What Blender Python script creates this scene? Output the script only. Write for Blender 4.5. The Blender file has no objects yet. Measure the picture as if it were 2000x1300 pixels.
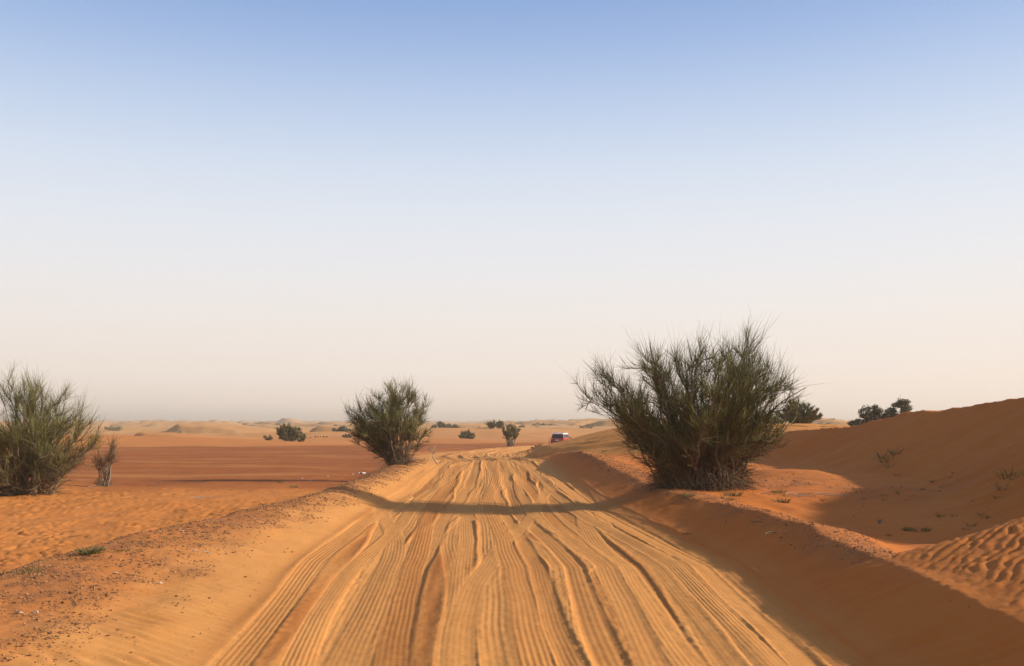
import bpy, bmesh, math, random
import numpy as np
from mathutils import Vector, Matrix
R = math.radians
rng = np.random.default_rng(7)
random.seed(7)
scene = bpy.context.scene
col = scene.collection

# ------------------------------------------------------------------ camera, sky, sun, exposure
CAM_H = 2.0
FPX = 1944.0            # focal length in pixels of a 2000 px wide picture (35 mm lens)
VH = 832.0              # eye level row of that picture
cam = bpy.data.cameras.new('camera')
cam.lens = 35.0; cam.sensor_width = 36.0; cam.sensor_fit = 'HORIZONTAL'
cam.shift_y = (VH - 650.0) / 2000.0
cam.clip_start = 0.05; cam.clip_end = 20000
cam_o = bpy.data.objects.new('camera', cam); col.objects.link(cam_o)
cam_o.location = (0, 0, CAM_H); cam_o.rotation_euler = (R(90), 0, 0)
scene.camera = cam_o

SUN_EL = 23.0
world = bpy.data.worlds.new('World'); scene.world = world; world.use_nodes = True
wn = world.node_tree; wn.nodes.clear()
sky = wn.nodes.new('ShaderNodeTexSky'); sky.sky_type = 'NISHITA'; sky.sun_disc = False
sky.sun_elevation = R(SUN_EL); sky.sun_rotation = R(90)
sky.altitude = 0; sky.air_density = 1.0; sky.dust_density = 3.0; sky.ozone_density = 2.0
tc = wn.nodes.new('ShaderNodeTexCoord')
sep = wn.nodes.new('ShaderNodeSeparateXYZ'); wn.links.new(tc.outputs['Generated'], sep.inputs[0])
# dusty air: the sky pales to cream towards the horizon, all round
ramp = wn.nodes.new('ShaderNodeValToRGB'); wn.links.new(sep.outputs['Z'], ramp.inputs[0])
cr = ramp.color_ramp; cr.interpolation = 'B_SPLINE'
stops = [(0.0, 1.0), (0.20, .97), (0.40, .85), (0.55, .6), (0.75, .25), (1.0, 0.0)]
while len(cr.elements) < len(stops): cr.elements.new(.5)
for e, (p, v) in zip(cr.elements, stops): e.position = p; e.color = (v, v, v, 1)
hz = wn.nodes.new('ShaderNodeValToRGB'); wn.links.new(sep.outputs['Z'], hz.inputs[0])
hr = hz.color_ramp; hr.interpolation = 'B_SPLINE'
hst = [(0.0, (6.1, 5.1, 4.4)), (0.08, (5.5, 5.0, 4.6)), (0.16, (5.15, 5.15, 5.3)), (0.27, (4.0, 4.6, 5.45)), (0.40, (1.05, 2.1, 4.4)), (0.6, (.7, 1.3, 2.8))]
while len(hr.elements) < len(hst): hr.elements.new(.5)
for e, (p, v) in zip(hr.elements, hst): e.position = p; e.color = (v[0]/10, v[1]/10, v[2]/10, 1)
sc10 = wn.nodes.new('ShaderNodeVectorMath'); sc10.operation = 'SCALE'; sc10.inputs['Scale'].default_value = 8.3
wn.links.new(hz.outputs[0], sc10.inputs[0])
mixs = wn.nodes.new('ShaderNodeMix'); mixs.data_type = 'RGBA'
wn.links.new(ramp.outputs[0], mixs.inputs[0]); wn.links.new(sky.outputs[0], mixs.inputs[6]); wn.links.new(sc10.outputs[0], mixs.inputs[7])
bg = wn.nodes.new('ShaderNodeBackground'); bg.inputs['Strength'].default_value = 0.1
wo = wn.nodes.new('ShaderNodeOutputWorld')
wn.links.new(mixs.outputs[2], bg.inputs[0]); wn.links.new(bg.outputs[0], wo.inputs[0])

sun = bpy.data.lights.new('sun', 'SUN'); sun.energy = 3.0; sun.angle = R(1.5); sun.color = (1.0, .92, .80)
sun_o = bpy.data.objects.new('sun', sun); col.objects.link(sun_o)
sun_o.rotation_euler = (0, R(90 - SUN_EL), 0); sun_o.location = (60, 0, 30)

vs = scene.view_settings
vs.view_transform = 'Standard'; vs.look = 'None'; vs.gamma = 1.0; vs.use_curve_mapping = False
vs.exposure = 1.05

# ------------------------------------------------------------------ numeric helpers
F = np.float32
def smooth(a, b, x):
    t = np.clip((x - a) / (b - a), 0, 1); return t * t * (3 - 2 * t)
def smax(a, b, k):
    h = np.clip(.5 + .5 * (a - b) / k, 0, 1); return b + (a - b) * h + k * h * (1 - h)
def smin(a, b, k): return -smax(-a, -b, k)
def _hash(ix, iy, seed):
    h = (ix.astype(np.uint32) * np.uint32(374761393) + iy.astype(np.uint32) * np.uint32(668265263) + np.uint32((seed * 1442695041 + 12345) & 0xffffffff))
    h = (h ^ (h >> np.uint32(13))) * np.uint32(1274126177)
    h = h ^ (h >> np.uint32(16))
    return h
def pn(x, y, seed=0):
    x = np.asarray(x, dtype=F); y = np.asarray(y, dtype=F)
    xf = np.floor(x); yf = np.floor(y)
    fx = x - xf; fy = y - yf
    ix = xf.astype(np.int32); iy = yf.astype(np.int32)
    u = fx * fx * fx * (fx * (fx * 6 - 15) + 10); v = fy * fy * fy * (fy * (fy * 6 - 15) + 10)
    def g(dx, dy):
        a = _hash(ix + dx, iy + dy, seed).astype(F) * F(2 * math.pi / 4294967296.0)
        return np.cos(a) * (fx - dx) + np.sin(a) * (fy - dy)
    n0 = g(0, 0) * (1 - u) + g(1, 0) * u
    n1 = g(0, 1) * (1 - u) + g(1, 1) * u
    return (n0 * (1 - v) + n1 * v) * F(1.5)
def fbm(x, y, seed, octv=3):
    a = 1.0; s = 0; f = 1.0
    for o in range(octv):
        s = s + a * pn(x * f, y * f, seed + o * 17); a *= .5; f *= 2.03
    return s
def I(y, xs, ys): return np.interp(y, xs, ys).astype(F)

# ------------------------------------------------------------------ the lie of the land
def road_c(y): return I(y, [-300, 0, 8, 20, 33, 57, 75, 86, 100, 128, 143, 175, 260], [2, .5, .25, -.1, -.5, -1.1, -2.7, -2.7, -1.4, 2.6, 6.2, 16, 45])
def road_l(y): return I(y, [-300, 5, 8.3, 14.5, 23, 33, 57, 75, 86, 100, 128, 143, 175, 260], [-1, -2.1, -2.45, -3.05, -3.3, -3.4, -4.1, -6.2, -6.2, -5.2, -1.2, 2.4, 12, 41])
def road_r(y): return I(y, [-300, 5, 8.3, 14.5, 20, 24, 33, 57, 70, 86, 100, 128, 143, 175, 260], [5, 2.9, 2.95, 3.3, 2.9, 2.6, 2.4, 2.05, 1.4, 1.2, 2.6, 6.4, 10, 20, 49])
def road_z(y): return I(y, [-300, 44, 54, 58, 63, 76, 100, 130, 146, 300], [0, 0, .02, .04, -.04, -.24, -.42, -.65, -.75, -.8])
def left_so(y): return I(y, [0, 8, 11, 17, 25, 35, 45, 57, 70, 90], [3.2, 3.1, 2.9, 2.05, 1.25, 1.2, 1.35, 1.1, 1.6, 2.5])
def left_zc(y): return I(y, [0, 8, 17, 25, 35, 45, 57, 70, 90, 110], [.40, .40, .40, .38, .34, .30, .16, -.15, -.45, -.7])
def right_so(y): return I(y, [0, 8, 11, 14, 20, 26, 35, 45, 57, 66, 90], [1.0, 1.0, 1.0, 1.05, 1.15, 1.15, 1.2, 1.0, .9, 1.2, 2])
def right_zc(y): return I(y, [0, 8, 10, 12, 14, 20, 26, 35, 41, 47, 56, 64, 80, 110], [.50, .50, .50, .54, .55, .50, .42, .58, .76, .84, .55, .3, -.4, -.7])
def crest_x(y): return I(y, [-300, 5, 20, 32, 38, 45, 52, 58, 64, 70, 84, 98, 112, 130], [22, 17.5, 15.8, 16.4, 15.7, 15.1, 13.6, 11.6, 9.8, 8.7, 8.7, 12, 24, 60])
def crest_z(y): return I(y, [-300, 5, 10, 13.5, 18, 22, 25, 28, 32, 36, 40, 45, 52, 60, 70, 84, 98, 112, 150], [1.8, 2.0, 2.5, 4.4, 4.7, 4.2, 3.7, 3.2, 2.86, 2.66, 2.56, 2.0, 1.58, 1.84, 2.05, 1.85, 1.4, .3, -1.5])

def ripple(x, y, lam, ang, seed, warp=.9, wl=2.2):
    """wind ripples: asymmetric waves whose crests fork and wander; -1..1"""
    c, s = math.cos(ang), math.sin(ang)
    p = (x * c + y * s) / lam; q = (-x * s + y * c) / lam
    w = warp * (pn(p / wl, q / (wl * 1.8), seed) * 1.2 + .5 * pn(p / .9, q / 2.0, seed + 3))
    ph = p + w
    fr = ph - np.floor(ph)
    sh = .68
    z = np.where(fr < sh, fr / sh, (1 - fr) / (1 - sh))
    z = z * z * (3 - 2 * z)
    a = np.clip(.75 + .9 * pn(p / 2.7, q / 3.9, seed + 5), .12, 1.3)
    return (z * 2 - 1) * a

# named dunes of the middle distance: x, y, half length x, half length y, height, lee side steepness (+ faces left)
HUMPS = [(-62, 142, 30, 14, 1.35), (-24, 168, 22, 12, .8), (-90, 190, 40, 22, 1.2), (-30, 235, 36, 20, 1.6), (-2, 225, 26, 17, 1.35),
         (24, 250, 30, 16, 2.0), (-70, 300, 46, 22, 1.6), (-120, 330, 40, 30, 2.2), (20, 320, 60, 26, 2.2), (75, 300, 40, 30, 2.6), (120, 420, 70, 40, 4.5),
         (-30, 420, 60, 30, 3.0), (1.9, 84, 1.3, 2.6, .42)]

BARCH = [(-66, 178, 13, 1.1, .75), (-96, 285, 20, 2.0, .5), (-48.5, 258, 12, 2.4, .8), (-125, 250, 16, 1.6, .6), (-34, 360, 16, 1.8, .6), (30, 330, 22, 2.4, .7), (60, 240, 14, 1.6, .8)]
_r = np.random.default_rng(3)
for _i in range(90):
    _y = 330 * 4.2 ** _r.random(); BARCH.append((_y * _r.uniform(-.55, .55), _y, _y * _r.uniform(.035, .075), _y * _r.uniform(.0020, .0042), _r.uniform(.3, 1.0)))
def barchans(x, y):
    z = np.zeros_like(x)
    for hx, hy, w, h, an in BARCH:
        m = (np.abs(x - hx) < w * 3) & (np.abs(y - hy) < w * 3)
        if not m.any(): continue
        xx, yy = x[m] - hx, y[m] - hy
        ex, ey = -math.cos(an), -math.sin(an)
        a = xx * ex + yy * ey; b = -xx * ey + yy * ex
        a0 = -.55 * b * b / w + .12 * w * pn(b / w * 2, b * 0 + hx, 47)
        hb = h * np.clip(1 - (b / (w * 1.25)) ** 2, 0, 1)
        q = a - a0
        zz = np.where(q > 0, hb - .6 * q, hb * np.power(smooth(-w * 1.7, 0, q), .8))
        z[m] = np.maximum(z[m], np.clip(zz, 0, None))
    return z

def height(x, y):
    """ground height and material masks (no tyre tracks)"""
    x = np.asarray(x, dtype=F); y = np.asarray(y, dtype=F)
    xl, xr_, zf = road_l(y), road_r(y), road_z(y)
    near = 1 - smooth(40, 90, np.abs(y))
    big = fbm(x / 9, y / 9, 3, 3); med = fbm(x / 1.7, y / 1.7, 11, 3)
    # ---- plain on the left, hollow on the right
    plain = I(y, [-300, 0, 30, 45, 90, 130, 150, 240, 400], [-.3, -.32, -.38, -.44, -.5, -.6, -.66, -.75, -.6]) + .07 * big + .018 * med
    d_far = np.clip((np.abs(x) - 30) / 200, 0, 1)
    plain = plain + .5 * d_far * big
    hollow = I(y, [-300, 10, 26, 40, 56, 80, 115], [.15, .13, .28, .34, .3, -.1, -.6]) + .05 * big + .012 * med
    hollow = hollow + .16 * np.exp(-((x - 5.0) / 1.6) ** 2 - ((y - 25.8) / 2.2) ** 2)
    hollow = hollow + .13 * np.exp(-((x - 6.2) / .8) ** 2 - ((y - 14.6) / .7) ** 2) + .3 * np.exp(-((x - 9.5) / 1.7) ** 2 - ((y - 33) / 3.0) ** 2)
    hollow = hollow + .25 * np.exp(-((x - 9.4) / .9) ** 2 - ((y - 24) / 1.2) ** 2)
    # ---- left bank and berm
    s = xl - x
    so, zc = left_so(y), left_zc(y) + .05 * fbm(x * .0 + y / 3.1, y * 0 + 4.2, 21, 2)
    inner = zf + (zc - zf) * smooth(-.35, 1, s / so) * 1.0
    out = zc + (plain - zc) * smooth(0, 1, (s - so) / I(y, [0, 10, 25, 50], [1.5, 1.5, 1.7, 2.6]))
    left = np.where(s < so, inner, out)
    # ---- right bank
    t = x - xr_
    ro, rz = right_so(y), right_zc(y) + .05 * fbm(y / 2.7, y * 0 + 9.1, 23, 2)
    inner = zf + (rz - zf) * np.power(np.clip((t / ro + .35) / 1.35, 0, 1), 1.55)
    out = rz + (hollow - rz) * smooth(0, 1, (t - ro) / I(y, [0, 20, 26, 50], [1.6, 1.8, 3.4, 2.6]))
    right = np.where(t < ro, inner, out)
    z = np.where(x < (xl + xr_) * .5, left, right)
    mid = (xl + xr_) * .5; hw_ = (xr_ - xl) * .5
    z = z - .06 * np.clip(1 - ((x - mid) / (hw_ * 1.1)) ** 2, 0, 1) * smooth(9, 20, y) * (1 - smooth(40, 56, y))
    z = z + .035 * fbm(x / .9, y / 1.6, 25, 2) * (1 - smooth(20, 60, y)) * (smooth(.2, .9, s) + smooth(.2, .9, t))
    # ---- big dune on the right with its slip face to the left
    cxw = crest_x(y) + .45 * pn(y / 6.0, y * 0 + 1.7, 31) + .1 * pn(y / 1.3, y * 0 + 2.7, 32)
    d = cxw - x
    zc2 = crest_z(y) + .10 * pn(y / 5.0, y * 0 + 3.3, 33)
    soft = smooth(48, 64, y)
    d1 = 2.1 * soft + .02
    drop = np.where(d < d1, d * .2, d1 * .2 + (d - d1) * (.60 - (.36 - .06 * smooth(70, 80, y)) * soft) + soft * .36 * np.clip(d - 6.3, 0, None))
    back = -.045 * np.clip(-d, 0, 25) * (1 - .7 * smooth(45, 70, y)) + .16 * smooth(2, 14, -d) * fbm(x / 14, y / 14, 37, 2) + .18 * smooth(1, 8, -d) * smooth(46, 60, y)
    zd = np.where(d > 0, zc2 - drop, zc2 + back)
    fade = smooth(92, 122, y)
    zd = zd - fade * 4
    dune_m = smooth(-.05, .12, zd - z)
    z = smax(zd, z, .28 + .25 * (1 - soft))
    # ---- rippled mound on the right foreground
    yr = 11.15 + .35 * (x - 4) * .6 + .25 * pn(x / 1.5, x * 0 + 5.1, 41)
    top = .50 + .26 * (x - 3.95)
    top = smin(top, 1.35 + .02 * x + 0 * y, .5)
    zm = smin(top, top - .5 * (y - yr), .22)
    zm = smin(zm, .50 - (3.95 - x) * .62, .05)
    mound_m = smooth(-.02, .05, zm - z) * smooth(-3, 2, y)
    z = np.where(y < 14, smax(zm, z, .05), z)
    # ---- humps of the middle distance
    for i, (hx, hy, hwx, hwy, hh) in enumerate(HUMPS):
        u = (x - hx) / hwx; v = (y - hy) / hwy
        u = u + .25 * pn(v * 1.1, u * 0 + i, 51 + i)
        z = z + hh * np.exp(-np.power(u * u + v * v, 1.25))
    # ---- far dunes: asymmetric ridges, slip faces to the left, growing with distance
    far = smooth(215, 520, y)
    fy = np.maximum(y, 200)
    L = 58.0
    w = 1.6 * pn(x / 190, y / 150, 61) + .7 * pn(x / 70, y / 60, 62)
    ph = x / L + .25 * y / L + w
    fr = ph - np.floor(ph); sh = .20
    rd = np.where(fr < sh, fr / sh, (1 - fr) / (1 - sh)); rd = rd * rd * (3 - 2 * rd)
    amp = np.clip(.35 + 1.1 * pn(x / 130, y / 110, 63), .0, 1.2)
    broad = fbm(x / 420, y / 420, 64, 3)
    z = z + far * ((2.8 + y / 520) * rd * amp + (y / 1000 * 3.2) * (.85 + broad) * smooth(230, 800, y))
    z = z + smooth(1500, 3200, y) * 5.0
    z = z + barchans(x, y) * (y > 140) + .4 * smooth(105, 200, y) * fbm(x / 24, y / 24, 66, 3)
    # ---- masks
    gn = fbm(x / 1.1, y / 1.1, 71, 3); gb = fbm(x / 6, y / 6, 73, 2)
    crest_d = s - so
    gl = smooth(-1.25, -.35, crest_d / np.maximum(so * .62, .7) + .35 * gn) * (1 - smooth(.55, 1.1, crest_d + .3 * gn)) * (x < 0) * (1 - smooth(50, 60, y))
    crest_r = t - ro
    gr = smooth(-.55, .0, crest_r + .18 * gn) * (1 - smooth(.5, 1.2, crest_r + .25 * gn)) * (x > 0) * smooth(8.8, 12, y) * (1 - smooth(46, 56, y))
    gr = np.maximum(gr, .8 * np.exp(-((x - 8.2) / 2.6) ** 2 - ((y - 28.5) / 3.0) ** 2) * (1 - dune_m) * smooth(-.3, .5, gn + .3))
    gr = np.maximum(gr, .7 * np.exp(-((x - 9.4) / 1.3) ** 2 - ((y - 24) / 1.6) ** 2))
    gr = gr * (1 - mound_m)
    hard = smooth(36, 46, y + 5 * gb + .12 * (x + 20)) * (1 - smooth(108, 124, y + 6 * gb)) * smooth(.5, 2.6, crest_d) * (x < xl)
    hard = np.maximum(hard, smooth(96, 112, y) * (1 - smooth(150, 185, y + 10 * gb + np.abs(x) * .3)) * (1 - .0 * x))
    inroad = smooth(-.9, .5, x - xl) * smooth(-.5, .6, xr_ - x)
    for y0, k1, k2, wd in ((47.5, .10, .004, .3), (49.6, .10, .004, .3), (62, -.05, .001, .35), (64.2, -.05, .001, .35), (83, .02, .0, .5), (97, .0, .0, .7)):
        q = y - (y0 + k1 * (-8 - x) + k2 * (x + 8) ** 2 + .8 * pn(x / 14, x * 0 + y0, 75))
        hard = hard * (1 - .6 * np.exp(-(q / wd) ** 2) * np.clip(.7 + pn(x / 6, y / 6, 76), 0, 1))
    hard = hard * (1 - inroad) * (1 - dune_m)
    humps_h = np.clip((z - plain) / .25, 0, 1) * (y > 60)
    hard = hard * (1 - smooth(.15, .8, humps_h) * (x < xl - 5))
    road = np.maximum(smooth(-2.6, -.6, x - xl + .5 * gn), 0) * smooth(-.45, .6, xr_ - x) * (1 - .2 * hard)
    road = np.maximum(road, .28 * (x < xl) * (1 - smooth(60, 110, y)))
    road = np.maximum(road, .75 * dune_m * smooth(44, 60, y))
    gravel = np.clip(np.maximum(gl, gr), 0, 1)
    # ---- small relief
    fine = 1 - smooth(45, 75, y)
    z = z + gravel * fine * (.012 * fbm(x / .13, y / .13, 81, 2) + .02 * gn)
    plain_m = (x < xl) * smooth(.5, 1.6, crest_d) * (1 - hard) * (1 - gravel)
    if np.any(plain_m > .01):
        z = z + plain_m * fine * (.028 * ripple(x, y, .23, .5 + math.pi, 91, 1.1, 1.8) + .011 * ripple(x, y, .15, .8 + math.pi, 92, 1.0, 1.7)) * np.clip(.9 + .8 * gb, .35, 1.3)
    bank_m = (x < xl) * smooth(-.2, .5, s) * (1 - smooth(-.9, -.2, crest_d)) * (1 - gravel)
    z = z + bank_m * fine * .010 * ripple(x, y, .16, 1.15, 93, .5, 3.0) * np.clip(.7 + gb, .1, 1.3)
    rb = (x > xr_) * smooth(-.1, .5, t) * (1 - smooth(-.3, .1, crest_r)) * (1 - gravel)
    z = z + rb * fine * .018 * ripple(x, y, .22, 1.05, 95, .45, 3.0)
    z = z + mound_m * (.014 * (ripple(x, y, .135, -.75 + math.pi, 97, .6, 2.4) + .35 * ripple(x, y, .10, -.4 + math.pi, 96, .5, 3.0)) * smooth(-.25, .6, x - 3.98 + .25 * gn) + .006 * fbm(x / .1, y / .1, 98, 2))
    dm = dune_m * (1 - mound_m)
    z = z + dm * (1 - smooth(60, 95, y)) * ((1 - soft) * (.030 * ripple(x, y, .5, .95, 99, .5, 3) + .05 * fbm(x / 1.8, y / 1.8, 100, 3)) + .10 * soft * ripple(x, y, 1.5, 1.15 + math.pi, 101, .8, 2.5))
    z = z + .004 * fine * fbm(x / .35, y / .35, 103, 2)
    hol_m = (t > ro) * (1 - dm) * (1 - mound_m) * (1 - gravel) * (x > 0)
    z = z + hol_m * fine * .008 * ripple(x, y, .3, 1.45, 105, .7, 2.5)
    return dict(z=z, gravel=gravel, hard=hard, road=road, dune=dune_m * (1 - mound_m), mound=mound_m)

# ------------------------------------------------------------------ tyre tracks
TR = []
def make_tracks():
    r = np.random.default_rng(21)
    ys = np.concatenate([np.linspace(-300, 2, 10), np.arange(3, 200, .5)])
    order = list(np.linspace(.03, .97, 26)) + list(r.uniform(.05, .95, 16))
    r.shuffle(order)
    for k, t0 in enumerate(order):
        ph = r.uniform(0, 100)
        amp = r.uniform(.02, .075)
        lam = r.uniform(11, 22)
        tt = t0 + amp * pn(ys / lam, ys * 0 + ph, 200 + k) + r.normal(0, .13) * (ys - 25) / 60 + .09 * smooth(50, 70, ys) * pn(ys / 9, ys * 0 + ph, 300 + k)
        if k in (3, 5, 12, 16, 20, 24, 29, 33, 37): tt = tt + r.choice([-1, 1]) * r.uniform(.25, .6) * smooth(r.uniform(8, 18), r.uniform(30, 50), ys)       # vehicles that swung across
        if k in (8, 17): tt = tt - .5 * (1 - smooth(6, 24, ys))
        tt = np.clip(tt, .01 + .02 * r.random(), .99 - .02 * r.random())
        xl, xr = road_l(ys), road_r(ys)
        xc = xl + (xr - xl) * tt + .06 * pn(ys / 6.5, ys * 0 + ph, 400 + k)
        depth = r.choice([.007, .012, .019, .028], p=[.3, .4, .22, .08])
        TR.append((ys, xc, r.uniform(.13, .19), depth, r.uniform(.042, .07), r.choice([.0004, .001, .0018, .003]), r.random() < .45))
make_tracks()

def carve(x, y, z, inroad):
    """press every tyre path into the sand, later ones over earlier ones"""
    floor = z.copy()
    xl, xr = road_l(y), road_r(y)
    dz = .012 * fbm(x / .35, y / 6.0, 111, 2) + .003 * fbm(x / .09, y / .22, 113, 2)
    tone = .78 + .5 * fbm(x / .3, y / 8.0, 118, 2)  # gaps between paths: darker disturbed sand with shade painted in
    tr = np.random.default_rng(88)
    yy = y[:, 0]
    wob = .02 * pn(x * .9, y * .45, 115) + .003 * pn(x * 14, y * 9, 116)
    crumb = pn(x * 9, y * 8, 117)
    cen = 0
    for k, (ys, xc, w, dep, per, rib, lug) in enumerate(TR):
        c = np.interp(yy, ys, xc).astype(F); g = np.gradient(c, yy)
        dd = (((x - c[:, None]) / np.sqrt(1 + g * g)[:, None]) + wob) / (1 + .45 * smooth(18, 45, yy))[:, None]
        a = np.abs(dd)
        if a.min() > .5: continue
        m = 1 - smooth(w * .74, w * 1.12, a)
        vis = np.clip(1.15 + .9 * pn(yy / 9.0, yy * 0 + k, 500 + k), 0, 1)[:, None]
        inside = -dep + rib * np.clip(.6 + 1.2 * pn(yy / 5.0, yy * 0 + k, 600 + k), .1, 1.2)[:, None] * np.cos(2 * math.pi * dd / per)
        if lug: inside = inside + .004 * (1 - smooth(9, 14, y)) * np.sin(2 * math.pi * (y / .11 + np.abs(dd) * 6))
        inside = inside + .003 * crumb
        dz = dz * (1 - m * vis) + inside * m * vis
        tone = tone * (1 - m * vis) + m * vis * (tr.choice([0, .04, .12, .3, .6], p=[.28, .25, .2, .17, .1]) + .2 * np.cos(2 * math.pi * dd / per + 1.2) + .12 * crumb)  # each path's own sand tone, plus painted shade of rut sides and grooves
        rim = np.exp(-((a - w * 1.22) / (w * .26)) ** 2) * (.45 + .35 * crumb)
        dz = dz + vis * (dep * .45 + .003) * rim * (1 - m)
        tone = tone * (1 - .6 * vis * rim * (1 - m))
    lt = (x - xl) / np.maximum(xr - xl, .1) + .02 * pn(y / 9.0, y * 0, 119)
    dz = dz + .025 * pn(lt * 10, y / 16.0, 120) + .009 * pn(lt * 24, y / 9.0, 121)
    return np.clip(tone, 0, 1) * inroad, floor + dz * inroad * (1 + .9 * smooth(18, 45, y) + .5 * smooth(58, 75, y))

# ------------------------------------------------------------------ materials
def mat(name):
    m = bpy.data.materials.new(name); m.use_nodes = True
    nt = m.node_tree; nt.nodes.clear()
    out = nt.nodes.new('ShaderNodeOutputMaterial'); b = nt.nodes.new('ShaderNodeBsdfPrincipled')
    nt.links.new(b.outputs[0], out.inputs[0])
    return m, nt, b
def nd(nt, typ, **kw):
    n = nt.nodes.new(typ)
    for k, v in kw.items(): setattr(n, k, v)
    return n
def noise(nt, scale, detail=4, rough=.55, vec=None):
    n = nd(nt, 'ShaderNodeTexNoise'); n.inputs['Scale'].default_value = scale; n.inputs['Detail'].default_value = detail; n.inputs['Roughness'].default_value = rough
    if vec is not None: nt.links.new(vec, n.inputs['Vector'])
    return n.outputs['Fac']
def mixc(nt, fac, a, b):
    m = nd(nt, 'ShaderNodeMix', data_type='RGBA')
    for s, v in ((0, fac), (6, a), (7, b)):
        if isinstance(v, (int, float)): m.inputs[s].default_value = v
        elif isinstance(v, tuple): m.inputs[s].default_value = (*v, 1)
        else: nt.links.new(v, m.inputs[s])
    return m.outputs[2]
def rng_map(nt, v, a, b, c=0.0, d=1.0):
    n = nd(nt, 'ShaderNodeMapRange'); nt.links.new(v, n.inputs[0])
    for i, q in enumerate((a, b, c, d)): n.inputs[1 + i].default_value = q
    return n.outputs[0]
def attr(nt, name):
    return nd(nt, 'ShaderNodeAttribute', attribute_name=name).outputs['Fac']

def sand_material():
    m, nt, b = mat('desert_sand')
    geo = nd(nt, 'ShaderNodeNewGeometry'); P = geo.outputs['Position']
    n_big = noise(nt, .11, 4, .55, P); n_med = noise(nt, 1.3, 5, .6, P); n_fine = noise(nt, 26, 4, .7, P); n_grain = noise(nt, 110, 2, .6, P)
    dune = mixc(nt, rng_map(nt, n_big, .35, .68), (.49, .140, .025), (.53, .178, .038))
    dune = mixc(nt, rng_map(nt, n_med, .45, .8, 0, .5), dune, (.44, .115, .020))
    road = mixc(nt, rng_map(nt, n_med, .35, .75), (.63, .28, .078), (.58, .245, .064))
    road = mixc(nt, rng_map(nt, n_fine, .52, .78, 0, .5), road, (.47, .185, .048))
    road = mixc(nt, attr(nt, 'rut_shade_tone'), road, (.35, .118, .026))  # darker disturbed sand, with the shade of the ruts painted in
    c = mixc(nt, attr(nt, 'road'), dune, road)
    hardc = mixc(nt, rng_map(nt, n_med, .3, .75), (.27, .072, .015), (.36, .110, .027))
    streak = nd(nt, 'ShaderNodeMapping'); nt.links.new(P, streak.inputs['Vector']); streak.inputs['Scale'].default_value = (.25, 1.2, 1)
    ns = noise(nt, .22, 4, .6, streak.outputs[0])
    hardc = mixc(nt, rng_map(nt, ns, .50, .66, 0, .85), hardc, (.42, .165, .046))
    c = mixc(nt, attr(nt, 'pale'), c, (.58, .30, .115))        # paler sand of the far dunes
    c = mixc(nt, attr(nt, 'hard'), c, hardc)
    gravc = mixc(nt, rng_map(nt, n_fine, .35, .7), (.23, .086, .034), (.45, .175, .055))
    gfac = nd(nt, 'ShaderNodeMath', operation='MULTIPLY'); nt.links.new(attr(nt, 'gravel'), gfac.inputs[0]); nt.links.new(rng_map(nt, n_med, .3, .65, .15, .85), gfac.inputs[1])
    c = mixc(nt, gfac.outputs[0], c, gravc)
    c = mixc(nt, rng_map(nt, n_grain, .3, .8, 0, .22), c, (.33, .115, .032))
    nt.links.new(c, b.inputs['Base Color'])
    b.inputs['Roughness'].default_value = .95; b.inputs['Specular IOR Level'].default_value = .08
    bump = nd(nt, 'ShaderNodeBump'); bump.inputs['Distance'].default_value = .01; bump.inputs['Strength'].default_value = .55
    h = nd(nt, 'ShaderNodeMath', operation='ADD'); nt.links.new(n_fine, h.inputs[0])
    h2 = nd(nt, 'ShaderNodeMath', operation='MULTIPLY'); nt.links.new(n_grain, h2.inputs[0]); h2.inputs[1].default_value = .5
    nt.links.new(h2.outputs[0], h.inputs[1]); nt.links.new(h.outputs[0], bump.inputs['Height'])
    nt.links.new(bump.outputs[0], b.inputs['Normal'])
    return m
SAND = sand_material()

def plain_mat(name, c1, c2, scale=3.0, rough=.9, island=0.0, transl=0.0):
    m, nt, b = mat(name)
    geo = nd(nt, 'ShaderNodeNewGeometry')
    f = rng_map(nt, noise(nt, scale, 3, .6, geo.outputs['Position']), .3, .7)
    if island:
        mx = nd(nt, 'ShaderNodeMix'); mx.inputs[0].default_value = island
        nt.links.new(f, mx.inputs[2]); nt.links.new(geo.outputs['Random Per Island'], mx.inputs[3]); f = mx.outputs[0]
    nt.links.new(mixc(nt, f, c1, c2), b.inputs['Base Color'])
    b.inputs['Roughness'].default_value = rough; b.inputs['Specular IOR Level'].default_value = .2
    return m
M = dict(
    twig=plain_mat('green_twig', (.046, .044, .011), (.235, .21, .062), 1.4, .7, .75),
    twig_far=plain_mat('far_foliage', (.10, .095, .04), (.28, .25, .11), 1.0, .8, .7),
    leaf=plain_mat('grey_green_leaf', (.09, .092, .05), (.25, .235, .135), 1.0, .75, .8),
    bark=plain_mat('bark', (.12, .085, .055), (.32, .235, .16), 9.0, .95, .4),
    dry=plain_mat('dry_twig', (.075, .048, .026), (.26, .17, .085), 3.0, .9, .85),
    pale_wood=plain_mat('bleached_wood', (.30, .21, .13), (.50, .38, .25), 12.0, .9, .3),
    grass=plain_mat('grass_blade', (.07, .066, .018), (.20, .18, .055), 8.0, .7, .85),
    stone=plain_mat('gravel_stone', (.12, .052, .022), (.42, .20, .08), 3.0, .9, .9),
    pale_stone=plain_mat('pale_stone', (.34, .21, .13), (.50, .35, .24), 20.0, .9, .3),
    litter=plain_mat('white_plastic', (.70, .66, .60), (.80, .77, .72), 14.0, .45),
    litter_brown=plain_mat('brown_label', (.20, .06, .03), (.28, .10, .05), 14.0, .5),
)

# ------------------------------------------------------------------ ground meshes
def tag(o, label=None, cat=None, group=None, kind=None):
    if label: o['label'] = label
    if cat: o['category'] = cat
    if group: o['group'] = group
    if kind: o['kind'] = kind
    return o

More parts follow.
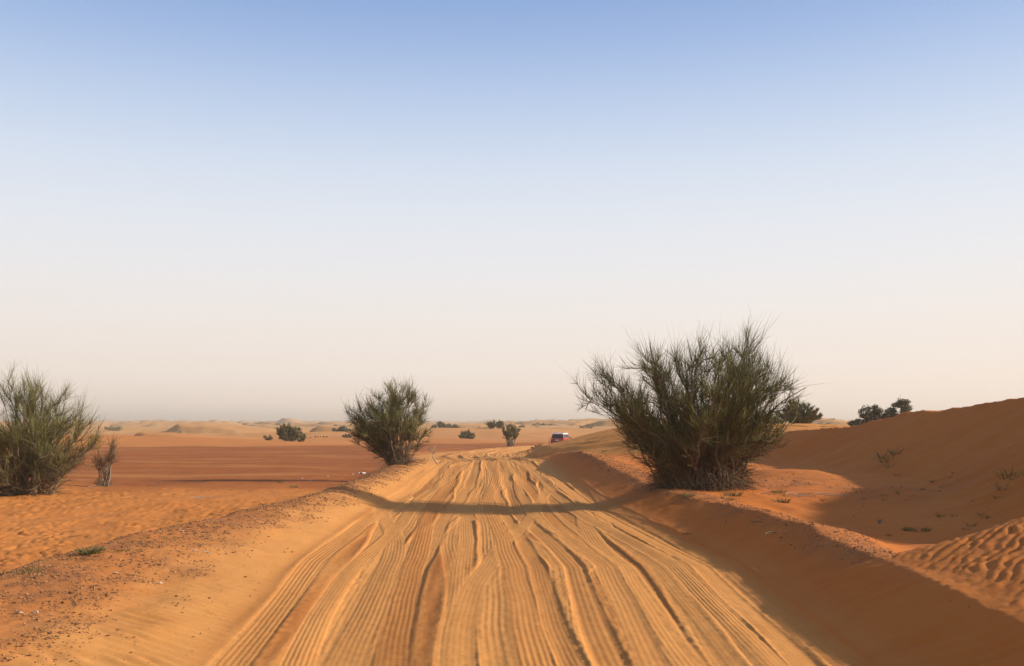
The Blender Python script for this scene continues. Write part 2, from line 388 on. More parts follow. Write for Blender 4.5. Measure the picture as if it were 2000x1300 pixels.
def np_mesh(name, verts, quads=None, tris=None, smooth_=True, material=None, attrs=None):
    me = bpy.data.meshes.new(name)
    nq = 0 if quads is None else len(quads); ntq = 0 if tris is None else len(tris)
    me.vertices.add(len(verts)); me.vertices.foreach_set('co', np.ascontiguousarray(verts, dtype=F).ravel())
    me.loops.add(nq * 4 + ntq * 3)
    idx = []; st = []; tot = []
    if nq: idx.append(np.asarray(quads).ravel()); st.append(np.arange(nq) * 4); tot.append(np.full(nq, 4))
    if ntq: idx.append(np.asarray(tris).ravel()); st.append(nq * 4 + np.arange(ntq) * 3); tot.append(np.full(ntq, 3))
    me.loops.foreach_set('vertex_index', np.concatenate(idx).astype(np.int32))
    me.polygons.add(nq + ntq)
    me.polygons.foreach_set('loop_start', np.concatenate(st).astype(np.int32))
    me.polygons.foreach_set('loop_total', np.concatenate(tot).astype(np.int32))
    me.polygons.foreach_set('use_smooth', np.full(nq + ntq, smooth_, dtype=bool))
    if attrs:
        for k, v in attrs.items():
            a = me.attributes.new(k, 'FLOAT', 'POINT'); a.data.foreach_set('value', np.ascontiguousarray(v, dtype=F))
    me.update(calc_edges=True)
    if material: me.materials.append(material)
    return me
def add(name, me, parent=None, loc=None, rot=None, scl=None):
    o = bpy.data.objects.new(name, me); col.objects.link(o)
    if parent: o.parent = parent
    if loc is not None: o.location = loc
    if rot is not None: o.rotation_euler = rot
    if scl is not None: o.scale = scl
    return o

FAR_END = 6000.0
def columns(y, n_road, n_side, half=3.75):
    """x of every column for rows y: dense over the track, then fanning out, then far out"""
    cx = ((road_l(y) + road_r(y)) * .5)[:, None]
    hw = (road_r(y) - road_l(y))[:, None] * .5 + .15
    tr = np.linspace(-1, 1, n_road)[None, :] * hw
    reach = (.62 * np.maximum(y, 5) + 3.5)[:, None]
    ts = np.linspace(0, 1, n_side + 1)[1:][None, :]
    side = hw + ts * reach
    nx = 16
    ge = np.geomspace(1, 1, nx)
    e0 = side[:, -1:]
    far = e0 + (7000 - e0) * np.power(np.linspace(0, 1, nx + 1)[1:], 4)[None, :] + 0 * ge
    right = np.concatenate([side, far], 1)
    return (cx + np.concatenate([-right[:, ::-1], tr, right], 1)).astype(F)

def grid(ys, n_road, n_side, tracks):
    X = columns(ys, n_road, n_side); Y = np.repeat(ys[:, None], X.shape[1], 1).astype(F)
    h = height(X, Y)
    Z = h['z']
    if tracks:
        inr = smooth(-.35, .1, X - road_l(Y)) * smooth(-.35, .1, road_r(Y) - X) * (1 - smooth(150, 175, Y))
        a = np.where(inr.max(0) > 0)[0]; j0, j1 = a.min(), a.max() + 1
        h['rut_shade_tone'] = np.zeros_like(Z)
        h['rut_shade_tone'][:, j0:j1], Z[:, j0:j1] = carve(X[:, j0:j1], Y[:, j0:j1], Z[:, j0:j1], inr[:, j0:j1])
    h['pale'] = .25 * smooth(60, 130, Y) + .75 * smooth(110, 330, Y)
    return X, Y, Z, h

PARTS = {}
def emit(X, Y, Z, h):
    nr, nc = X.shape
    V = np.stack([X, Y, Z], -1).reshape(-1, 3)
    ii = np.arange(nr * nc).reshape(nr, nc)
    q = np.stack([ii[:-1, :-1], ii[:-1, 1:], ii[1:, 1:], ii[1:, :-1]], -1).reshape(-1, 4)
    fx = X[:-1, :-1].ravel(); fy = Y[:-1, :-1].ravel()
    cls = np.zeros(len(q), np.int8)                                         # 0 ground
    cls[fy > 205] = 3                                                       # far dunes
    cls[h['dune'][:-1, :-1].ravel() > .5] = 2
    cls[(h['mound'][:-1, :-1].ravel() > .5)] = 4
    cls[(fx > road_l(fy) - .12) & (fx < road_r(fy) + .12) & (fy < 175)] = 1
    for c in range(5):
        s = q[cls == c]
        if len(s): PARTS.setdefault(c, []).append((V, s, {k: h[k].ravel() for k in ('gravel', 'hard', 'road', 'pale', 'rut_shade_tone')}))

ys_near = np.concatenate([-np.geomspace(400, 2, 22), np.linspace(0, 3, 6), np.geomspace(3.4, 7.0, 34)[:-1], np.geomspace(7.0, 66, 470)]).astype(F)
g1 = grid(ys_near, 600, 320, True); emit(*g1)
ys_far = np.concatenate([[F(65.7)], np.geomspace(66, 420, 270), np.geomspace(425, 2600, 150), np.geomspace(2700, FAR_END, 14)]).astype(F)
g2 = grid(ys_far, 170, 300, True)
g2[2][0, :] -= .15
emit(*g2)
NAMES = {0: 'ground', 1: 'sand_track', 2: 'dune', 3: 'distant_dunes', 4: 'rippled_mound'}
for c, lst in PARTS.items():
    vs_, qs_, at_ = [], [], {k: [] for k in ('gravel', 'hard', 'road', 'pale', 'rut_shade_tone')}
    off = 0
    for V, q, A in lst:
        u, inv = np.unique(q, return_inverse=True)
        vs_.append(V[u]); qs_.append(inv.reshape(-1, 4) + off); off += len(u)
        for k in at_: at_[k].append(A[k][u])
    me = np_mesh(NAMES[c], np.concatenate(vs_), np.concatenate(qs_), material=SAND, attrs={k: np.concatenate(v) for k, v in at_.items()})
    tag(add(NAMES[c], me), kind='structure')
del g1, g2, PARTS

def gz(x, y):
    h = height(np.array([[x]], F), np.array([[y]], F)); return float(h['z'][0, 0])
def at(u, Y):            # ground point below a sight line at distance Y
    x = (u - 1000) / FPX * Y
    return Vector((x, Y, gz(x, Y)))

# ------------------------------------------------------------------ shrubs
def unit(v): return v / np.maximum(np.linalg.norm(v, axis=-1, keepdims=True), 1e-6)
def blades(p, d, L, w, bend, r):
    """tapering two-segment blades: start p, direction d, length L, half width w, bend vector at the tip"""
    n = len(p); L = L[:, None]; w = w[:, None]
    side = unit(np.cross(d, r.normal(size=(n, 3))))
    p1 = p + d * L * .55 + bend * .28; p2 = p + d * L + bend
    V = np.stack([p - side * w, p + side * w, p1 + side * w * .8, p1 - side * w * .8, p2], 1).reshape(-1, 3)
    b = np.arange(n)[:, None] * 5
    return V, b + np.array([0, 1, 2, 3]), b + np.array([3, 2, 4])
def tubes(paths, radii, sides=4):
    """paths (n,k,3), radii (n,k)"""
    n, k, _ = paths.shape
    t = unit(np.gradient(paths, axis=1))
    a = unit(np.cross(t, np.array([.31, .95, .05]))); b = np.cross(t, a)
    an = np.arange(sides) * 2 * math.pi / sides
    V = paths[:, :, None, :] + radii[:, :, None, None] * (a[:, :, None, :] * np.cos(an)[None, None, :, None] + b[:, :, None, :] * np.sin(an)[None, None, :, None])
    idx = np.arange(n * k * sides).reshape(n, k, sides)
    nx = np.roll(idx, -1, axis=2)
    Q = np.stack([idx[:, :-1], nx[:, :-1], nx[:, 1:], idx[:, 1:]], -1).reshape(-1, 4)
    return V.reshape(-1, 3), Q
def bez(p0, p1, p2, k):
    t = np.linspace(0, 1, k)[None, :, None]
    return (1 - t) ** 2 * p0[:, None] + 2 * t * (1 - t) * p1[:, None] + t * t * p2[:, None]

def make_shrub(name, loc, tips, seed, n_sec=13, n_tw=22, tw_len=(.28, .6), tw_w=.0055, base_r=.35, stem_r=.035, per_tip=3,
               spread=.42, up=.45, whip=.12, skirt=0, depth=.8, low=.3, twig_mat='twig', jit=.22, dry_low=0.0):
    r = np.random.default_rng(seed)
    tips = np.array([(t[0], t[2] if len(t) > 2 else np.nan, t[1]) for t in tips], float)
    T = np.repeat(tips, per_tip, 0); n = len(T)
    Hh = tips[:, 2].max()
    nanm = np.isnan(T[:, 1])
    T[nanm, 1] = r.normal(0, depth, nanm.sum()); T[:, 1] *= .8
    T = T + r.normal(0, jit, (n, 3)) * np.array([1, 1, .7]) * (Hh / 4)
    T[:, 2] = np.maximum(T[:, 2], .25)
    ang = r.uniform(0, 6.28, n); rad = base_r * np.sqrt(r.random(n))
    B = np.stack([rad * np.cos(ang) + T[:, 0] * .06, rad * np.sin(ang), -.12 + 0 * rad], 1)
    C = B + (T - B) * np.array([.40, .40, .52]) + r.normal(0, .12, (n, 3)) * (Hh / 4)
    k = 8
    P = bez(B, C, T, k); P[:, 2:-1] += r.normal(0, .035, (n, k - 3, 3)) * (Hh / 4)
    rr = stem_r * r.uniform(.5, 1.2, n)[:, None] * np.linspace(1, .22, k)[None, :]
    sv, sq = tubes(P, rr, 5)
    # side branches
    m = n * n_sec
    src = np.repeat(np.arange(n), n_sec)
    t = low + (1 - low) * np.power(r.random(m), .75)
    f = t * (k - 1); i0 = np.minimum(f.astype(int), k - 2); fr = (f - i0)[:, None]
    s0 = P[src, i0] * (1 - fr) + P[src, i0 + 1] * fr
    tan = unit(P[src, i0 + 1] - P[src, i0])
    outw = unit(s0 * np.array([1, 1, 0]) + 1e-4)
    d = unit(tan + spread * 1.3 * r.normal(size=(m, 3)) + up * .5 * np.array([0, 0, 1]) + .25 * outw)
    L2 = (Hh / 4) * r.uniform(.35, .95, m) * (1.15 - .5 * t)
    s2 = s0 + d * L2[:, None] + np.array([0, 0, 1]) * (L2 * .22)[:, None]
    s1 = s0 + d * (L2 * .5)[:, None]
    P2 = bez(s0, s1, s2, 4)
    v2, q2 = tubes(P2, (.007 * (Hh / 4) + .002) * np.linspace(1, .4, 4)[None, :] * np.ones((m, 1)), 3)
    # twigs
    q = m * n_tw
    src2 = np.repeat(np.arange(m), n_tw)
    t2 = r.random(q); f = t2 * 3; i0 = np.minimum(f.astype(int), 2); fr = (f - i0)[:, None]
    p = P2[src2, i0] * (1 - fr) + P2[src2, i0 + 1] * fr
    tan = unit(P2[src2, i0 + 1] - P2[src2, i0])
    d = unit(tan + spread * r.normal(size=(q, 3)) + up * np.array([0, 0, 1]))
    L = r.uniform(tw_len[0], tw_len[1], q) * (Hh / 4)
    isw = r.random(q) < whip * smooth(.45, .9, p[:, 2] / Hh)
    L = np.where(isw, L * r.uniform(1.3, 2.1, q), L)
    W = tw_w * r.uniform(.6, 1.3, q) * np.where(isw, .6, 1)
    bend = (r.normal(0, .10, (q, 3)) + np.array([0, 0, .06])) * L[:, None]
    keep = p[:, 2] > .03
    dryness = r.random(q) < dry_low * (1 - smooth(.12, .5, p[:, 2] / Hh))
    root = bpy.data.objects.new(name, None); col.objects.link(root); root.location = loc; root.empty_display_size = .3
    st = np_mesh('stems', np.concatenate([sv, v2]), np.concatenate([sq, q2 + len(sv)]), material=M['bark'])
    add('stems', st, root)
    g = keep & ~dryness
    V, Q, Tn = blades(p[g], d[g], L[g], W[g], bend[g], r)
    add('crown', np_mesh('crown', V, Q, Tn, material=M[twig_mat]), root)
    g = keep & dryness
    if g.sum():
        bd = bend[g] + np.array([0, 0, -.25]) * L[g][:, None]
        V, Q, Tn = blades(p[g], d[g], L[g], W[g], bd, r)
        add('dry_twigs', np_mesh('dry_twigs', V, Q, Tn, material=M['dry']), root)
    if skirt:
        a = r.uniform(0, 6.28, skirt); rad = base_r * 1.35 * np.sqrt(r.random(skirt))
        p = np.stack([rad * np.cos(a), rad * np.sin(a), (.05 + .27 * Hh * r.random(skirt) ** 1.3) * np.clip(1.25 - .6 * rad / base_r, .2, 1)], 1)
        d = unit(np.stack([np.cos(a), np.sin(a), r.normal(.15, .5, skirt)], 1) + .5 * r.normal(size=(skirt, 3)))
        L = r.uniform(.25, .75, skirt) * (Hh / 4)
        bend = np.array([0, 0, -.55]) * L[:, None] * r.random(skirt)[:, None]
        V, Q, Tn = blades(p, d, L, .006 * r.uniform(.6, 1.4, skirt), bend, r)
        add('dry_skirt', np_mesh('dry_skirt', V, Q, Tn, material=M['dry']), root)
    return root

def px_tips(u0, v0, Y, pts): return [((u - u0) / FPX * Y, (v0 - v) / FPX * Y) + ((dp,) if dp is not None else ()) for (u, v, dp) in pts]

# the big shrub on the right bank
Y = 25.6
o = make_shrub('desert_shrub', at(1368, Y), px_tips(1368, 950, Y, [
    (1185, 740, .3), (1205, 770, -.7), (1175, 765, .9), (1225, 800, -1.2), (1235, 830, -.6), (1215, 790, .8),
    (1262, 705, .5), (1275, 720, -.6), (1290, 740, 1.3), (1300, 790, -1.4), (1280, 850, -1.2),
    (1340, 705, .7), (1350, 715, -.8), (1375, 700, .1), (1385, 720, -1.5), (1400, 760, -1.8), (1330, 770, 1.8),
    (1240, 865, -.4), (1262, 885, -.9), (1290, 890, -1.3), (1490, 850, -.6), (1500, 830, .3), (1440, 870, -1.5), (1350, 840, -2.0), (1360, 780, -2.0), (1440, 690, .2), (1450, 675, -.2), (1465, 715, 1.0), (1440, 740, -1.5), (1420, 800, -1.7),
    (1490, 712, .3), (1502, 735, -.5), (1510, 762, .6), (1495, 760, -1.3), (1470, 820, -1.3), (1455, 850, 1.2)]),
    11, n_sec=11, n_tw=24, per_tip=3, base_r=.85, stem_r=.042, skirt=3300, whip=.3, spread=.55, low=.28, dry_low=.65, jit=.2, tw_len=(.26, .62))
tag(o, 'largest bushy green desert shrub with dry grey skirt, on the bank above the tracks', 'shrub')
# left shrub
Y = 35
o = make_shrub('desert_shrub', at(52, Y), px_tips(52, 965, Y, [
    (10, 750, 0), (40, 755, .9), (-40, 765, 0), (60, 758, .2), (-80, 800, .5), (70, 775, -.8), (95, 785, .4), (120, 800, -.4), (150, 810, .2),
    (165, 835, -.5), (160, 860, .8), (140, 870, -1.2), (120, 900, -1.4), (60, 850, -1.8), (0, 850, -1.8), (-60, 860, -1.4),
    (100, 840, -1.4), (20, 800, 1.6), (90, 830, 1.6), (-100, 860, .4), (130, 930, -1.2), (-30, 920, -1.6), (60, 920, -1.8)]),
    12, n_sec=12, n_tw=20, per_tip=3, spread=.52, base_r=.7, stem_r=.045, skirt=900, whip=.2, low=.2, dry_low=.7, jit=.22, tw_len=(.3, .7))
tag(o, 'broad rounded green desert shrub on the plain beside a small half-bare shrub', 'shrub')
# shrub on the left berm, blown to the left
Y = 45
o = make_shrub('desert_shrub', at(780, Y), px_tips(785, 905, Y, [
    (698, 840, .4), (708, 855, -.4), (735, 875, -.5), (700, 800, 0), (690, 812, .6), (712, 830, -.6), (722, 800, .9), (735, 790, -.5), (745, 775, .3), (720, 845, -.8),
    (770, 768, 0), (782, 762, .4), (775, 780, -.8), (800, 775, .3), (812, 785, -.6), (826, 790, .3), (822, 815, .8), (815, 840, -.5),
    (760, 820, -1.2), (790, 820, -1.2), (740, 855, -1.0), (755, 800, 1.2)]),
    13, n_sec=10, n_tw=17, per_tip=3, spread=.55, base_r=.38, stem_r=.035, skirt=800, whip=.2, low=.3, dry_low=.75, jit=.2, tw_len=(.3, .7), tw_w=.0075)
tag(o, 'windswept desert shrub leaning to the left on the gravel berm', 'shrub')
# half-bare little shrub
Y = 40.5
o = make_shrub('dry_shrub', at(202, Y), px_tips(202, 948, Y, [(192, 900, 0), (190, 888, .2), (212, 890, -.1), (222, 880, .1), (228, 868, 0), (216, 866, .2), (205, 905, -.2), (198, 915, .2)]),
    14, n_sec=5, n_tw=9, per_tip=2, base_r=.2, stem_r=.03, skirt=260, whip=.3, low=.45, dry_low=1.0, jit=.1, tw_len=(.5, 1.1), tw_w=.006, twig_mat='dry')
tag(o, 'small half-bare dry shrub with forked brown stems on the left plain', 'shrub')
# vase-shaped shrub by the bend
def rand_tips(w, h, n, seed, vase=.5, lean=0):
    r = np.random.default_rng(seed); out = []
    for i in range(n):
        a = -1.35 + 2.7 * (i + r.uniform(.1, .9)) / n; q = r.uniform(.72, .95) * (1 if i % 3 else r.uniform(.5, .85))
        out.append((math.sin(a) * w * .44 * q + lean * h, max(math.cos(a) ** .8 * h * .84 * q, .16 * h), r.normal(0, w * .2)))
    return out
def far_shrub(name, u, Y, wpx, hpx, seed, label, n=9, dens=1.0, group=None, cat='shrub', **kw):
    w = wpx / FPX * Y; h = hpx / FPX * Y
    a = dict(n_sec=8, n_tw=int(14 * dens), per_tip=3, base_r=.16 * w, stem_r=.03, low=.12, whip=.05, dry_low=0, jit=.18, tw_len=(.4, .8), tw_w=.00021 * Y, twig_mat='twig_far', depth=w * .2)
    a.update(kw)
    o = make_shrub(name, at(u, Y), rand_tips(w, h, n, seed), seed, **a)
    return tag(o, label, cat, group)
o = make_shrub('desert_shrub', at(997, 132), px_tips(997, 868, 132, [(984, 834, 0), (990, 831, .5), (998, 829, 0), (1004, 832, -.4), (1011, 836, .2), (994, 838, -.6), (1006, 842, .5), (988, 842, .3)]),
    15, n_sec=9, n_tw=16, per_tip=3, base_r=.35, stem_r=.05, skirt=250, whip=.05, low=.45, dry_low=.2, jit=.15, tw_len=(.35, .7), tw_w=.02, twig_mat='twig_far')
tag(o, 'vase-shaped shrub narrow at the foot standing at the bend of the track', 'shrub')
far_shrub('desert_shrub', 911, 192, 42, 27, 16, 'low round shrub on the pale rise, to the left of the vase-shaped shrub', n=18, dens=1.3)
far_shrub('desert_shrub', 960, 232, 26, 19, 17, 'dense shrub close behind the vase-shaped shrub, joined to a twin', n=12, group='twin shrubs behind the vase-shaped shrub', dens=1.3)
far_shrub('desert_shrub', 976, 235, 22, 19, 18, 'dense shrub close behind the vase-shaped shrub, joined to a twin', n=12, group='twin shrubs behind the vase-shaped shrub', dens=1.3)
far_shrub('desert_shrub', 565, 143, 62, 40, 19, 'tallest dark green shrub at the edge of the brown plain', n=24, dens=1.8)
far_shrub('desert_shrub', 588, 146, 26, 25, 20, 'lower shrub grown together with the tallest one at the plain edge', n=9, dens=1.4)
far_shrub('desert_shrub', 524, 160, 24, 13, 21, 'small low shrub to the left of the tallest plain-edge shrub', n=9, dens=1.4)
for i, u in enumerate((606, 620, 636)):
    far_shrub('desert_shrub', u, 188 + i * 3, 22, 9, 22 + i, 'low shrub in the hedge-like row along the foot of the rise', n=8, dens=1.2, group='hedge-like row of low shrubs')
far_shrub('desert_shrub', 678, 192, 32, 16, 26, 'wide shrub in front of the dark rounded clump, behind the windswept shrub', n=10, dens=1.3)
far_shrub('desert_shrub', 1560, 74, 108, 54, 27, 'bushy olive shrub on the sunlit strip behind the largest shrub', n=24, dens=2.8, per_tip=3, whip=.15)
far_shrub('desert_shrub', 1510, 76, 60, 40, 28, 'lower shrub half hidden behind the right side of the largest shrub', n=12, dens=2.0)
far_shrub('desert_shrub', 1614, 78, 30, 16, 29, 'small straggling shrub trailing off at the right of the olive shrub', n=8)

# broad-leaved trees and clumps
def leafy(name, loc, blobs, seed, n_leaf, leaf, label, cat='tree', group=None):
    """blobs: (dx,dy,dz,rx,ry,rz)"""
    r = np.random.default_rng(seed)
    root = bpy.data.objects.new(name, None); col.objects.link(root); root.location = loc
    paths = []; V = []
    for (dx, dy, dz, a, b, c) in blobs:
        for kk in range(3):
            e = np.array([dx, dy, dz]) + r.normal(0, .35, 3) * np.array([a, b, c]); s = np.array([r.normal(0, .12), r.normal(0, .12), -.1])
            paths.append(bez(s[None], (s * .6 + e * .4 + np.array([0, 0, .15 * e[2]]))[None], e[None], 6)[0])
        m = int(n_leaf * a * c / sum(q[3] * q[5] for q in blobs))
        nc = 14
        cd = unit(r.normal(size=(nc, 3))); cc = np.array([dx, dy, dz]) + cd * np.array([a, b, c]) * r.uniform(.35, .95, (nc, 1))
        which = r.integers(0, nc, m)
        p = cc[which] + r.normal(0, .20, (m, 3)) * np.array([a, b, c])
        V.append(p)
    p = np.concatenate(V); p = p[p[:, 2] > .0]; m = len(p)
    st_v, st_q = tubes(np.array(paths), np.linspace(.055, .012, 6)[None, :] * np.ones((len(paths), 1)), 4)
    add('trunk', np_mesh('trunk', st_v, st_q, material=M['bark']), root)
    n1 = unit(r.normal(size=(m, 3))); n2 = unit(np.cross(n1, r.normal(size=(m, 3)))); s = leaf * r.uniform(.5, 1.3, m)[:, None]
    Vv = np.stack([p - n1 * s, p + n2 * s * .5, p + n1 * s, p - n2 * s * .5], 1).reshape(-1, 3)
    Q = np.arange(m)[:, None] * 4 + np.arange(4)
    add('crown', np_mesh('crown', Vv, Q, material=M['leaf'], smooth_=False), root)
    return tag(root, label, cat, group)
Y = 300
k = Y / FPX
leafy('leafy_tree', at(868, Y), [(-20 * k, 0, 5 * k, 7 * k, 7 * k, 6 * k), (-6 * k, 0, 10 * k, 9 * k, 8 * k, 9 * k), (8 * k, 0, 7 * k, 9 * k, 8 * k, 8 * k), (21 * k, 0, 5 * k, 8 * k, 7 * k, 6 * k)], 31, 9000, .16, 'wide grey-green leafy thicket on the far slope behind the dead branch', 'thicket')
Y = 245; k = Y / FPX
leafy('leafy_tree', at(665, Y), [(-9 * k, 0, 6 * k, 8 * k, 7 * k, 7 * k), (4 * k, 0, 9 * k, 9 * k, 7 * k, 8 * k), (14 * k, 0, 6 * k, 7 * k, 6 * k, 6 * k)], 32, 5000, .14, 'dark rounded leafy clump in front of the shadowed dune', 'thicket')
Y = 66; k = Y / FPX
p0 = at(1702, Y)
leafy('leafy_tree', p0, [(-12 * k, 0, 1.0, 14 * k, .5, .42), (10 * k, 0, 1.05, 15 * k, .6, .48), (0, 0, .5, 24 * k, .7, .42), (-34 * k, 0, .4, 14 * k, .5, .28), (26 * k, 0, .6, 14 * k, .5, .4)], 33, 8000, .062, 'dark leafy tree behind the big shaded dune, the lower of two', 'tree')
p0 = at(1757, Y)
leafy('leafy_tree', p0, [(4 * k, 0, 1.55, 15 * k, .55, .38), (12 * k, 0, 1.15, 13 * k, .55, .36), (-18 * k, 0, .95, 15 * k, .5, .34), (0, 0, .6, 22 * k, .6, .4)], 34, 7000, .058, 'taller sparse tree rising behind the crest of the big shaded dune', 'tree')

# tiny far shrubs on the distant dunes
far_pts = [(342, 520), (232, 470), (397, 400), (446, 380), (405, 640), (478, 610), (543, 560), (587, 500), (588, 620), (620, 480), (500, 700), (930, 480), (950, 620), (976, 560), (982, 540), (1047, 420),
           (1060, 415), (1073, 425), (1030, 700), (1101, 600), (1144, 260), (1020, 330), (945, 300), (825, 420), (1240, 420), (1625, 420), (215, 300), (228, 302), (270, 640), (360, 760), (655, 560), (700, 470), (300, 240), (345, 262), (520, 330)]
for i, (u, Yf) in enumerate(far_pts):
    p = at(u, Yf); r = random.Random(i); s = r.uniform(.55, 1.25)
    leafy('far_shrub', p, [(-.8 * s, 0, .55 * s, 1.0 * s, .8 * s, .6 * s), (.7 * s, .2, .65 * s, 1.1 * s, .8 * s, .75 * s)], 60 + i, 420, .16, *(('tiny far-off shrub dotting the pale distant dunes', 'shrub', 'tiny shrubs on the distant dunes') if Yf > 340 else ('small shrub at the foot of the first pale dunes beyond the brown plain', 'shrub', 'shrubs at the foot of the first pale dunes')))

# dead branch beside the leaning shrub
def branchy(name, loc, segs, rad, label, cat, m='pale_wood', group=None):
    root = bpy.data.objects.new(name, None); col.objects.link(root); root.location = loc
    for i, pts in enumerate(segs):
        P = np.array(pts, float)[None]; n = P.shape[1]
        v, q = tubes(P, np.linspace(rad * (1 if i == 0 else .6), rad * .25, n)[None], 5)
        add('limb' if i == 0 else 'twig', np_mesh('limb', v, q, material=M[m]), root)
    return tag(root, label, cat, group)
Y = 52; k = Y / FPX
r = random.Random(5)
segs = [[(8 * k, 0, -.05), (2 * k, .05, 6 * k), (-2 * k, 0, 13 * k), (-1 * k, .1, 19 * k), (-5 * k, 0, 26 * k), (-8 * k, .05, 32 * k)],
        [(8 * k, 0, -.02), (13 * k, .1, 3 * k), (16 * k, 0, 4 * k), (15 * k, 0, 1 * k)],
        [(-1 * k, .1, 18 * k), (4 * k, 0, 25 * k), (3 * k, 0, 31 * k)]]
for i in range(9):
    a = (r.uniform(-8, 2) * k, r.uniform(-.1, .1), r.uniform(20, 31) * k)
    b = (a[0] + r.uniform(-9, 7) * k, r.uniform(-.3, .3), a[2] + r.uniform(-3, 7) * k)
    segs.append([a, ((a[0] + b[0]) / 2, b[1] * .3, (a[2] + b[2]) / 2 + .04), b])
branchy('dead_branch', at(847, Y), segs, .045, 'bleached dead branch twisting up beside the windswept shrub', 'branch')
Y = 78; k = Y / FPX
branchy('bare_sapling', at(1074, Y) + Vector((0, 0, 0)), [[(0, 0, -.1), (-1 * k, 0, 8 * k), (0, 0, 22 * k)], [(-.5 * k, 0, 9 * k), (2.5 * k, .1, 15 * k), (2 * k, .1, 20 * k)], [(0, 0, 5 * k), (-3 * k, 0, 11 * k), (-2.6 * k, 0, 16 * k)]], .025, 'thin bare sapling of three twigs beside the red car', 'sapling', 'dry')

# ------------------------------------------------------------------ the car
def bm_obj(name, build, material, parent, bevel=0.0):
    bm = bmesh.new(); build(bm)
    if bevel: bmesh.ops.bevel(bm, geom=[e for e in bm.edges if e.calc_face_angle(0) > .5], offset=bevel, segments=2, affect='EDGES', profile=.6)
    bmesh.ops.recalc_face_normals(bm, faces=bm.faces)
    me = bpy.data.meshes.new(name); bm.to_mesh(me); bm.free(); me.materials.append(material)
    for p in me.polygons: p.use_smooth = False
    return add(name, me, parent)
def prism(bm, prof, hw, hw_top=None, zmin=None, zmax=None):
    """side profile (y,z) extruded across x; half width tapers from hw at zmin to hw_top at zmax"""
    def w(z): return hw if hw_top is None else hw + (hw_top - hw) * min(1, max(0, (z - zmin) / (zmax - zmin)))
    a = [bm.verts.new((-w(z), y, z)) for y, z in prof]; b = [bm.verts.new((w(z), y, z)) for y, z in prof]
    bm.faces.new(a); bm.faces.new(b[::-1]); n = len(prof)
    for i in range(n): bm.faces.new((a[i], b[i], b[(i + 1) % n], a[(i + 1) % n]))
def quad(bm, pts): bm.faces.new([bm.verts.new(p) for p in pts])
def slab(bm, pts, n, t):
    n = Vector(n).normalized() * t
    a = [bm.verts.new(Vector(p)) for p in pts]; b = [bm.verts.new(Vector(p) + n) for p in pts]
    bm.faces.new(a); bm.faces.new(b[::-1]); k = len(pts)
    for i in range(k): bm.faces.new((a[i], b[i], b[(i + 1) % k], a[(i + 1) % k]))
def cyl_x(bm, c, rad, w, seg=24, r2=None):
    m = Matrix.Translation(c) @ Matrix.Rotation(R(90), 4, 'Y')
    bmesh.ops.create_cone(bm, cap_ends=True, segments=seg, radius1=rad, radius2=r2 or rad, depth=w, matrix=m)
def paint(name, c, rough=.3, metal=0.0, coat=.6):
    m, nt, b = mat(name); geo = nd(nt, 'ShaderNodeNewGeometry')
    f = rng_map(nt, noise(nt, 2.5, 4, .6, geo.outputs['Position']), .45, .8, 0, .35)
    nt.links.new(mixc(nt, f, c, tuple(min(1, q * .6 + w * .4) for q, w in zip(c, (.5, .33, .18)))), b.inputs['Base Color'])
    b.inputs['Roughness'].default_value = rough; b.inputs['Metallic'].default_value = metal; b.inputs['Coat Weight'].default_value = coat
    return m
CP = dict(red=paint('red_paint', (.42, .018, .02)), white=paint('white_paint', (.78, .77, .74)), glass=paint('tinted_glass', (.010, .011, .012), .45, 0, 0),
          rubber=paint('tyre_rubber', (.025, .023, .022), .9, 0, 0), rim=paint('alloy', (.5, .5, .5), .35, .9, 0), lamp=paint('lamp_red', (.5, .02, .015), .2), dark=paint('dark_trim', (.03, .03, .03), .6, 0, 0), plate=paint('number_plate_white', (.75, .73, .68), .5, 0, 0))
car = bpy.data.objects.new('parked_car', None); col.objects.link(car)
tag(car, 'red off-road car with white roof half hidden behind the rippled dune', 'car')
# rear at -y, nose at +y
body = [(-2.35, .48), (-2.42, .62), (-2.42, 1.02), (-2.36, 1.14), (1.05, 1.16), (2.2, 1.06), (2.42, .92), (2.46, .55), (2.3, .42), (1.95, .42), (1.9, .62), (1.72, .80), (1.42, .86), (1.12, .80), (.94, .62), (.88, .42),
        (-.92, .42), (-.98, .62), (-1.16, .80), (-1.46, .86), (-1.76, .80), (-1.94, .62), (-2.0, .42)]
bd = bm_obj('body', lambda bm: prism(bm, body, .95), CP['red'], car, .03)
gh = [(-2.33, 1.15), (-2.12, 1.80), (.28, 1.80), (1.02, 1.16)]
cab = bm_obj('cabin', lambda bm: prism(bm, gh, .93, .76, 1.15, 1.8), CP['red'], car, .02)
rf = bm_obj('roof', lambda bm: prism(bm, [(-2.12, 1.72), (-2.22, 1.84), (-1.9, 1.92), (-.1, 1.91), (.26, 1.83), (.38, 1.72)], .80), CP['white'], car, .02)
for sx in (-1, 1):
    bm_obj('roof_rail', lambda bm: prism(bm, [(-1.9, 1.91), (-1.9, 1.98), (-.1, 1.97), (-.1, 1.90)], .02), CP['dark'], rf).location.x = sx * .62
wsl = .17 / .65
def sx_at(z): return .93 - .17 * (z - 1.15) / .65
def yr_at(z): return -2.33 + .21 * (z - 1.15) / .65
w = bm_obj('rear_window', lambda bm: slab(bm, [(-sx_at(1.2) + .05, yr_at(1.2) - .004, 1.2), (sx_at(1.2) - .05, yr_at(1.2) - .004, 1.2), (sx_at(1.7) - .05, yr_at(1.7) - .004, 1.7), (-sx_at(1.7) + .05, yr_at(1.7) - .004, 1.7)], (0, -1, .3), .012), CP['glass'], car)
